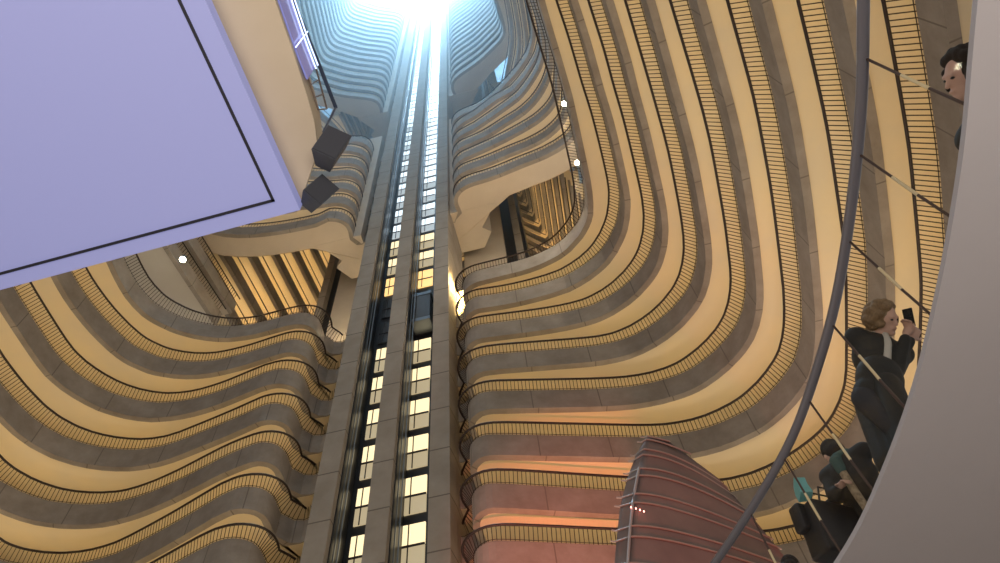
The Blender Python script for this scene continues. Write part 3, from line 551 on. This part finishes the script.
for y in (.75, 1.4, 2.04, 2.69, 3.40, 4.12, 4.72, 5.34, 5.95):
    x = rail_x(y)+.01
    part(MB().tube([(x, y, 4.57+EYE), (x+.01, y, 4.18+EYE)], .009, 8), 'rod', ironr, guard)
    part(MB().tube([(x+.01, y, 4.18+EYE), (x+.015, y, 3.90+EYE)], .0105, 8), 'brass_highlight', brass, guard)  # bright brass mid-length stands for a reflected highlight on the rod
    part(MB().tube([(x+.015, y, 3.90+EYE), (x+.03, y, 3.59+EYE)], .009, 8), 'rod', ironr, guard)

# ------------------------------------------------------------------ ribbed sail sculpture
sm_ = mat('brown_stretched_fabric', (.26, .19, .165), .8, noise=(1.1, (.20, .14, .125), .2)); rb = mat('sail_rib_metal', (.42, .33, .28), .45, .3)
rows = [(12.80, [(2.84, 12.02), (2.90, 11.98), (3.12, 12.08), (3.40, 12.22)]), (12.62, [(2.66, 12.1), (2.83, 11.98), (3.42, 12.27), (4.20, 12.85)]),
 (12.36, [(2.47, 12.20), (2.70, 12.00), (3.62, 12.50), (4.76, 13.66)]), (11.73, [(2.18, 12.13), (2.46, 12.00), (3.50, 12.45), (4.98, 13.72)]),
 (11.01, [(1.89, 12.10), (2.19, 12.02), (3.30, 12.52), (5.27, 13.92)]), (10.24, [(1.66, 12.14), (1.96, 12.02), (3.23, 12.52), (5.51, 13.99)]),
 (9.43, [(1.45, 12.08), (1.74, 12.02), (3.11, 12.60), (5.81, 14.16)]), (6.5, [(.60, 12.2), (1.0, 12.0), (2.9, 12.7), (6.5, 14.6)]),
 (2.5, [(-.20, 12.3), (.3, 12.0), (2.7, 12.9), (6.9, 15.0)]), (-1.6, [(-.7, 12.4), (-.1, 12.0), (2.6, 13.0), (7.1, 15.2)])]
def bez(p, t):      # quadratic through seam, mid and outer edge
    a, m, b = p; c_ = (2*m[0]-.5*(a[0]+b[0]), 2*m[1]-.5*(a[1]+b[1]))
    return ((1-t)**2*a[0]+2*t*(1-t)*c_[0]+t*t*b[0], (1-t)**2*a[1]+2*t*(1-t)*c_[1]+t*t*b[1])
def row_at(h):
    for (h0, r0), (h1, r1) in zip(rows, rows[1:]):
        if h1 <= h <= h0:
            q = (h0-h)/(h0-h1); return [tuple(r0[i][j]+(r1[i][j]-r0[i][j])*q for j in (0, 1)) for i in range(4)]
    return rows[0][1]
sail = empty('sail_sculpture', (3.2, 12.6, 0), 'tall brown ribbed sail sculpture with a lit seam, rising from the lobby below the balconies', 'sculpture')
hs = [12.80 - i*(14.40/46) for i in range(47)]; N = 12
def shell(cols, name):
    mb = MB(); g = [cols(h) for h in hs]; n = len(g[0])
    vs = [(p[0], p[1], h+EYE) for h, r_ in zip(hs, g) for p in r_] + [(p[0]+.03, p[1]+.07, h+EYE) for h, r_ in zip(hs, g) for p in r_]
    m_ = len(hs)*n; fs = []
    for i in range(len(hs)-1):
        for j in range(n-1):
            a = i*n+j; fs += [(a, a+n, a+n+1, a+1), (m_+a+1, m_+a+n+1, m_+a+n, m_+a)]
        for j in (0, n-1):
            a = i*n+j; fs.append((a, m_+a, m_+a+n, a+n))
    for j in range(n-1): fs.append((j, j+1, m_+j+1, m_+j))
    return part(mb.add(vs, fs), name, sm_, sail, True)
shell(lambda h: [bez(row_at(h)[1:], j/N) for j in range(N+1)], 'broad_face')
shell(lambda h: [tuple(row_at(h)[0][k]+(row_at(h)[1][k]-row_at(h)[0][k])*j/3 for k in (0, 1)) for j in range(4)], 'narrow_face')
for h in (12.80, 12.70, 12.42, 12.26, 11.86, 11.66, 11.18, 10.95, 10.36, 10.10, 9.5, 9.2, 8.5, 8.2, 7.4, 7.1, 6.2, 5.9, 4.9, 4.6, 3.5, 3.2, 2.0, 1.7, .4, .1):
    r_ = row_at(h); pts = [bez(r_[1:], j/14) for j in range(15)]
    e = (pts[-1][0]+(pts[-1][0]-pts[-2][0])*.35, pts[-1][1]+(pts[-1][1]-pts[-2][1])*.35)
    part(MB().tube([(p[0]-.02, p[1]-.035, h+EYE) for p in pts]+[(e[0]-.02, e[1]-.035, h+EYE-.02)], .021, 6), 'rib', rb, sail)
    part(MB().tube([(r_[1][0]-.02, r_[1][1]-.03, h+EYE), (r_[0][0]-.02, r_[0][1]-.03, h+EYE+.02), (r_[0][0]-.10, r_[0][1]-.02, h+EYE+.06)], .018, 6), 'barb', rb, sail)
part(MB().tube([(row_at(h)[1][0]-.03, row_at(h)[1][1]-.05, h+EYE) for h in hs[3:]], .032, 8), 'seam_tube', mat('seam_tube_metal', (.55, .5, .5), .3, .7), sail)
x, y = row_at(10.7)[1]
for i, dx in enumerate((-.03, .06, .13, .20)):
    part(MB().tube([(x+dx, y-.1, 10.75-i*.05+EYE), (x+dx, y-.12, 10.78-i*.05+EYE)], .012, 6), 'seam_lamp', mat('red_seam_lamp', (1, .2, .2), .5, emit=(1, .25, .2), es=8), sail)

# ------------------------------------------------------------------ reflections of people, built as solid figures behind the glass
def capsule(mb, a, b, ra, rb_, n=10):
    a, b = Vector(a), Vector(b); d = (b-a); l = d.length or 1e-6; d = d/l
    x = d.orthogonal().normalized(); y = d.cross(x); rings = []
    prof = [(-ra*math.cos(q), ra*math.sin(q)) for q in (0.25, .7, 1.15)] + [(0, ra), (l, rb_)] + [(l+rb_*math.sin(q), rb_*math.cos(q)) for q in (.45, .9, 1.3)]
    vs = []
    for z, r in prof:
        for k in range(n): an = 2*math.pi*k/n; vs.append(a+d*z+(x*math.cos(an)+y*math.sin(an))*r)
    fs = []
    for i in range(len(prof)-1):
        for k in range(n): fs.append((i*n+k, i*n+(k+1) % n, (i+1)*n+(k+1) % n, (i+1)*n+k))
    fs.append(tuple(range(n))[::-1]); fs.append(tuple((len(prof)-1)*n+k for k in range(n))); mb.add(vs, fs)
def ellip(mb, c, ax, rad, n=14, m_=9):
    c = Vector(c); vs = [c-ax[2]*rad[2]]; fs = []
    for i in range(1, m_):
        ph = -math.pi/2+math.pi*i/m_
        for k in range(n):
            an = 2*math.pi*k/n; vs.append(c+ax[0]*rad[0]*math.cos(ph)*math.cos(an)+ax[1]*rad[1]*math.cos(ph)*math.sin(an)+ax[2]*rad[2]*math.sin(ph))
    vs.append(c+ax[2]*rad[2])
    for k in range(n): fs.append((0, 1+(k+1) % n, 1+k))
    for i in range(m_-2):
        for k in range(n): fs.append((1+i*n+k, 1+i*n+(k+1) % n, 1+(i+1)*n+(k+1) % n, 1+(i+1)*n+k))
    b = 1+(m_-2)*n
    for k in range(n): fs.append((b+k, b+(k+1) % n, len(vs)-1))
    mb.add(vs, fs)
def fused(mb, name, m, parent, voxel):      # union of the overlapping volumes as one smooth continuous skin
    o = mb.build(name, m, None); r = o.modifiers.new('r', 'REMESH'); r.mode = 'VOXEL'; r.voxel_size = voxel; r.use_smooth_shade = True
    s = o.modifiers.new('s', 'SMOOTH'); s.factor = .5; s.iterations = 3
    dg = bpy.context.evaluated_depsgraph_get(); me = bpy.data.meshes.new_from_object(o.evaluated_get(dg))
    bpy.data.objects.remove(o); me.transform(Matrix.Translation(-Vector(parent.location))); me.materials.clear(); me.materials.append(m)
    me.polygons.foreach_set('use_smooth', [True]*len(me.polygons)); o = bpy.data.objects.new(name, me); COL.objects.link(o); o.parent = parent; return o
skin = mat('skin', (.62, .40, .31), .75)
def person(label, head, hip, floor_h, body_f, face_f, hands, jacket, hair_m, hairstyle, S=1.1, elbows=None, trouser=None, head_up=None):
    head = Vector(head); hip = Vector(hip); feet_z = floor_h
    root = empty('person', (hip.x, hip.y, feet_z), label, 'person')
    up = (head-hip).normalized(); f = Vector(body_f).normalized(); r = f.cross(up).normalized(); f = up.cross(r).normalized()
    hf = Vector(face_f).normalized(); hr_ = hf.cross(Vector(head_up) if head_up else up).normalized(); hu = hr_.cross(hf).normalized()
    neck = head-hu*.13*S-hf*.03*S; chest = neck-up*.13*S; T = MB(); J = MB()
    sh = [neck-up*.075*S+r*q*.175*S for q in (-1, 1)]
    # head: skull, jaw, brow, nose, lips, ears
    ax = (hr_, hf, hu)
    ellip(T, head+hu*.02*S, ax, (.074*S, .092*S, .105*S)); ellip(T, head-hu*.055*S+hf*.022*S, ax, (.055*S, .062*S, .060*S))
    capsule(T, head+hf*.088*S+hu*.012*S, head+hf*.100*S-hu*.022*S, .009*S, .013*S, 8); capsule(T, head+hf*.083*S-hu*.052*S-hr_*.02*S, head+hf*.083*S-hu*.052*S+hr_*.02*S, .009*S, .009*S, 8)
    capsule(T, head+hf*.082*S+hu*.03*S-hr_*.035*S, head+hf*.082*S+hu*.03*S+hr_*.035*S, .012*S, .012*S, 8); ellip(T, head+hf*.065*S-hu*.09*S, ax, (.025*S, .022*S, .02*S))
    for q in (-1, 1): ellip(T, head+hr_*q*.077*S-hf*.005*S, ax, (.010*S, .020*S, .032*S))
    capsule(T, head-hu*.06*S-hf*.02*S, chest, .052*S, .062*S)
    # torso
    waist = hip+up*.14*S
    for B, g in ((T, 0), (J, .022)):
        ellip(B, chest-up*.06*S, (r, f, up), ((.17+g)*S, (.11+g)*S, (.19+g)*S)); capsule(B, sh[0], sh[1], (.058+g)*S, (.058+g)*S)
        ellip(B, waist, (r, f, up), ((.145+g)*S, (.105+g)*S, (.17+g)*S)); ellip(B, hip, (r, f, up), ((.160+g*.6)*S, (.115+g*.6)*S, (.12+g)*S))
    # arms and hands
    for i, q in enumerate((-1, 1)):
        hd = Vector(hands[i]['at']) if hands[i] else hip+r*q*.27*S-up*.02*S+f*.06
        el = Vector(elbows[i]) if elbows and elbows[i] else (sh[i]+hd)/2-Vector((0, 0, .10))*S+r*q*.08*S
        v1 = el-sh[i]; el = sh[i]+v1.normalized()*min(v1.length, .31*S); v2 = hd-el
        wr = el+v2.normalized()*max(.1, v2.length-.09*S)
        capsule(T, sh[i], el, .046*S, .038*S); capsule(T, el, wr, .037*S, .025*S)
        capsule(J, sh[i], el, .066*S, .055*S); capsule(J, el, el+(wr-el)*.93, .054*S, .040*S)
        # palm, four fingers of different lengths with a knuckle bend, thumb from the side of the palm
        d = v2.normalized(); pn = Vector(hands[i]['palm']).normalized() if hands[i] and 'palm' in hands[i] else -r*q
        sd = d.cross(pn).normalized(); pn = sd.cross(d).normalized(); pc = wr+d*.05*S
        ellip(T, pc, (sd, d, pn), (.040*S, .052*S, .017*S)); capsule(T, wr-d*.03*S, pc, .024*S, .022*S)
        curl = hands[i].get('curl', .6) if hands[i] else .35
        for k, (o_, ln) in enumerate(((-.030, .062), (-.010, .074), (.010, .070), (.029, .054))):
            a = pc+d*.042*S+sd*o_*S; m1 = a+(d*math.cos(curl)+pn*math.sin(curl))*ln*.55*S; m2 = m1+(d*math.cos(curl*2.1)+pn*math.sin(curl*2.1))*ln*.5*S
            capsule(T, a, m1, .0095*S, .0088*S, 8); capsule(T, m1, m2, .0088*S, .0075*S, 8)
        a = pc-sd*q*.034*S-d*.018*S; m1 = a-sd*q*.028*S+d*.022*S+pn*.014*S; m2 = m1+d*.028*S+pn*.016*S
        capsule(T, a, m1, .0125*S, .010*S, 8); capsule(T, m1, m2, .010*S, .008*S, 8)
    # legs down to the floor
    P = MB()
    for q in (-1, 1):
        h0 = hip+r*q*.085*S-up*.05*S; ft = Vector((hip.x, hip.y, feet_z+.07))+r*q*.12*S; ft.z = feet_z+.07; kn = (h0+ft)/2+Vector((f.x, f.y, 0))*.05
        for B, g in ((T, 0), (P, .014)):
            capsule(B, h0, kn, (.082+g)*S, (.055+g)*S); capsule(B, kn, ft, (.053+g)*S, (.036+g)*S)
        capsule(T, ft-Vector((0, 0, .03)), ft+Vector((f.x, f.y, 0)).normalized()*.15-Vector((0, 0, .035)), .036, .032)
    fused(T, 'body', skin, root, .0095); fused(J, 'jacket', jacket, root, .016); fused(P, 'trousers', trouser or jacket, root, .018)
    for q in (-1, 1):
        e = MB(); ellip(e, head+hf*.082*S+hu*.012*S+hr_*q*.031*S, ax, (.013*S, .010*S, .007*S), 10, 7); part(e, 'eye', M['dark'], root, True)
    H = MB(); rnd = random.Random(hash(hairstyle) % 97 if False else len(hairstyle))
    if hairstyle == 'curly':
        for k in range(90):
            a = rnd.uniform(0, 2*math.pi); z = rnd.uniform(-.75, 1); w = math.sqrt(max(0, 1-z*z)); dv = hr_*w*math.cos(a)+hf*w*math.sin(a)+hu*z
            if dv.dot(hf) > .42 and z < .62: continue
            ellip(H, head+hu*.03*S-hf*.02*S+Vector((dv.x, dv.y, dv.z))*.105*S, ax, tuple(rnd.uniform(.026, .040)*S for _ in range(3)), 8, 6)
        ellip(H, head+hu*.035*S-hf*.02*S, ax, (.088*S, .098*S, .100*S))
    else:
        ellip(H, head+hu*.042*S-hf*.018*S, ax, (.086*S, .098*S, .098*S)); ellip(H, head-hu*.03*S-hf*.055*S, ax, (.080*S, .055*S, .12*S if hairstyle == 'long' else .075*S))
    # trim hair away from the face by pushing it behind the hairline
    fused(H, 'hair', hair_m, root, .010)
    return root, dict(neck=neck, up=up, f=f, r=r, sh=sh, head=head, hf=hf, hu=hu, hr=hr_)
blackj = mat('black_jacket', (.022, .022, .020), .75); blackt = mat('charcoal_trousers', (.03, .03, .035), .8); navy = mat('dark_coat', (.035, .033, .030), .8)
fair = mat('curly_light_brown_hair', (.30, .20, .10), .7, noise=(40, (.16, .10, .05), .2)); darkh = mat('dark_hair', (.025, .018, .014), .95)
pale = mat('pale_scarf_wool', (.55, .52, .45), .9); teal = mat('teal_paper', (.16, .42, .42), .6); teald = mat('dull_teal_wool', (.07, .12, .11), .9); stripe = mat('striped_beige_knit', (.45, .36, .24), .9, noise=(25, (.25, .19, .12), .1))
FZ = 3.59+EYE
w, wi = person('woman with curly light brown hair and black coat holding up a phone reflected in glass', (3.31, 3.98, 5.33+EYE), (2.95, 4.22, 4.64+EYE), FZ,
   (.35, -.9, 0), (.50, -.36, -.78), ({'at': (3.46, 3.98, 5.20+EYE), 'palm': (-.4, -.6, .2), 'curl': .9}, {'at': (3.53, 4.02, 5.18+EYE), 'palm': (-.4, .5, 0), 'curl': .8}), blackj, fair, 'curly', 1.2, trouser=blackt, head_up=(.10, -.86, .50), elbows=((3.16, 4.16, 4.80+EYE), (3.46, 4.22, 4.84+EYE)))
phm = mat('phone_black_glass', (.01, .012, .012), .15)
ph = empty('phone', (3.52, 3.97, 5.31+EYE), 'black smartphone held up in the curly haired woman\'s hands', 'phone')
R_ = Matrix((RX, UY, -FW)).transposed() @ Matrix.Rotation(.22, 3, 'Z')
MB().box((0, 0, 0), (.085, .165, .010), R_).build('case', phm, ph); MB().box(R_ @ Vector((0, 0, -.0055)), (.075, .15, .001), R_).build('display', mat('phone_display', (.03, .04, .04), .1), ph)
def scarf(info, root, m, ln, name='scarf', rad=.038):
    n_, u_, f_, r_ = info['neck'], info['up'], info['f'], info['r']; mb = MB()
    ring = [n_+f_*.075*math.cos(a)+r_*.085*math.sin(a)-u_*.01 for a in [2*math.pi*i/12 for i in range(13)]]
    for a, b in zip(ring, ring[1:]): capsule(mb, a, b, rad*.7, rad*.7, 8)
    pts = [n_+f_*.09-u_*.03, n_+f_*.15-u_*.16, n_+f_*.16-u_*ln*.6, n_+f_*.15-u_*ln]
    for a, b in zip(pts, pts[1:]): capsule(mb, a, b, rad, rad, 8)
    fused(mb, name, m, root, .010)
coat = MB(); hp = Vector((2.95, 4.22, 4.64+EYE)); 
for q in (-.08, .08): capsule(coat, hp+Vector((q*.6, -q, .0)), Vector((2.80+q*.6, 4.24-q, 4.0+EYE)), .135, .125)
fused(coat, 'coat_skirt', blackj, w, .02)
scarf(wi, w, pale, .80, 'pale_scarf', .034)
w3, i3 = person('reflected person in dark coat, striped beige scarf leaning beside the black bag, face turned away', (2.92, 5.28, 5.10+EYE), (3.02, 5.45, 4.52+EYE), FZ,
   (-.75, -.6, 0), (.25, .8, -.35), ({'at': (2.62, 5.62, 4.72+EYE), 'palm': (-.3, 0, -1), 'curl': 1.0}, {'at': (2.78, 5.2, 4.66+EYE), 'palm': (0, 0, -1), 'curl': .6}), navy, darkh, 'long', 1.16, trouser=blackt)
scarf(i3, w3, stripe, .62, 'striped_scarf')
scarf(i3, w3, teald, .12, 'teal_collar', .05)
w4, i4 = person('reflected dark haired person whose head shows at the bottom edge beside the black bag', (2.63, 6.80, 5.06+EYE), (2.72, 7.0, 4.45+EYE), FZ,
   (-.5, -.8, 0), (.5, .7, -.4), (None, None), navy, darkh, 'short', 1.1, trouser=blackt)
w5, i5 = person('reflected dark haired person half hidden by the mezzanine edge at the far upper right', (3.10, 1.60, 4.58+EYE), (3.30, 1.80, 4.02+EYE), FZ,
   (-.9, -.2, 0), (-.98, .15, -.05), (None, None), navy, darkh, 'curly', 1.28, trouser=blackt, head_up=(.12, -.86, .5))
# black bag with rounded body, flap, handles, studs and a teal paper bag in its mouth
bg = mat('black_leather_bag', (.018, .017, .018), .45); st_ = mat('bag_stud_metal', (.6, .6, .65), .25, .9)
bag = empty('handbag', (2.68, 5.52, 4.38+EYE), 'large black handbag with metal studs held by the reflected scarfed person', 'bag')
def rounded(name, c, d, R, m, parent, bev=.04):
    o = MB().box((0, 0, 0), d).build(name, m, parent); o.location = c; o.rotation_euler = R.to_euler() if R else (0, 0, 0)
    b = o.modifiers.new('b', 'BEVEL'); b.width = bev; b.segments = 4
    for p in o.data.polygons: p.use_smooth = True
    return o
RB_ = Matrix.Rotation(-1.15, 3, 'Z') @ Matrix.Rotation(.18, 3, 'Y')
rounded('bag_body', (0, 0, 0), (.26, .62, .50), RB_, bg, bag); rounded('flap', (-.08, 0, .14), (.14, .61, .26), RB_, bg, bag, .03)
for q in (-1, 1): MB().tube([RB_ @ Vector((q*.08, -.18, .23)), RB_ @ Vector((q*.05, -.10, .44)), RB_ @ Vector((q*.05, .10, .44)), RB_ @ Vector((q*.08, .18, .23))], .010, 6).build('handle', bg, bag)
for i in range(6):
    e = MB(); ellip(e, RB_ @ Vector((-.14, -.27, -.2+i*.075)), (Vector((1, 0, 0)), Vector((0, 1, 0)), Vector((0, 0, 1))), (.012, .012, .012), 8, 6); e.build('stud', st_, bag, True)
tp = empty('paper_bag', (2.46, 5.28, 4.72+EYE), 'small reflected crumpled teal paper bag on top of the black handbag', 'bag')
e = MB(); rr = random.Random(3)
vs = [(x+rr.uniform(-.012, .012), y+rr.uniform(-.012, .012), z+rr.uniform(-.015, .015)) for z in (-.07, 0, .08) for (x, y) in ((-.05, -.06), (.05, -.06), (.06, .06), (-.05, .06))]
e.add(vs, [(0, 3, 2, 1)]+[(i*4+k, i*4+(k+1) % 4, (i+1)*4+(k+1) % 4, (i+1)*4+k) for i in (0, 1) for k in range(4)]+[(8, 9, 10, 11)]); e.build('paper', teal, tp)
# silvery round-headed microphone-like lamp finial seen between the woman and the mezzanine edge is part of the guard
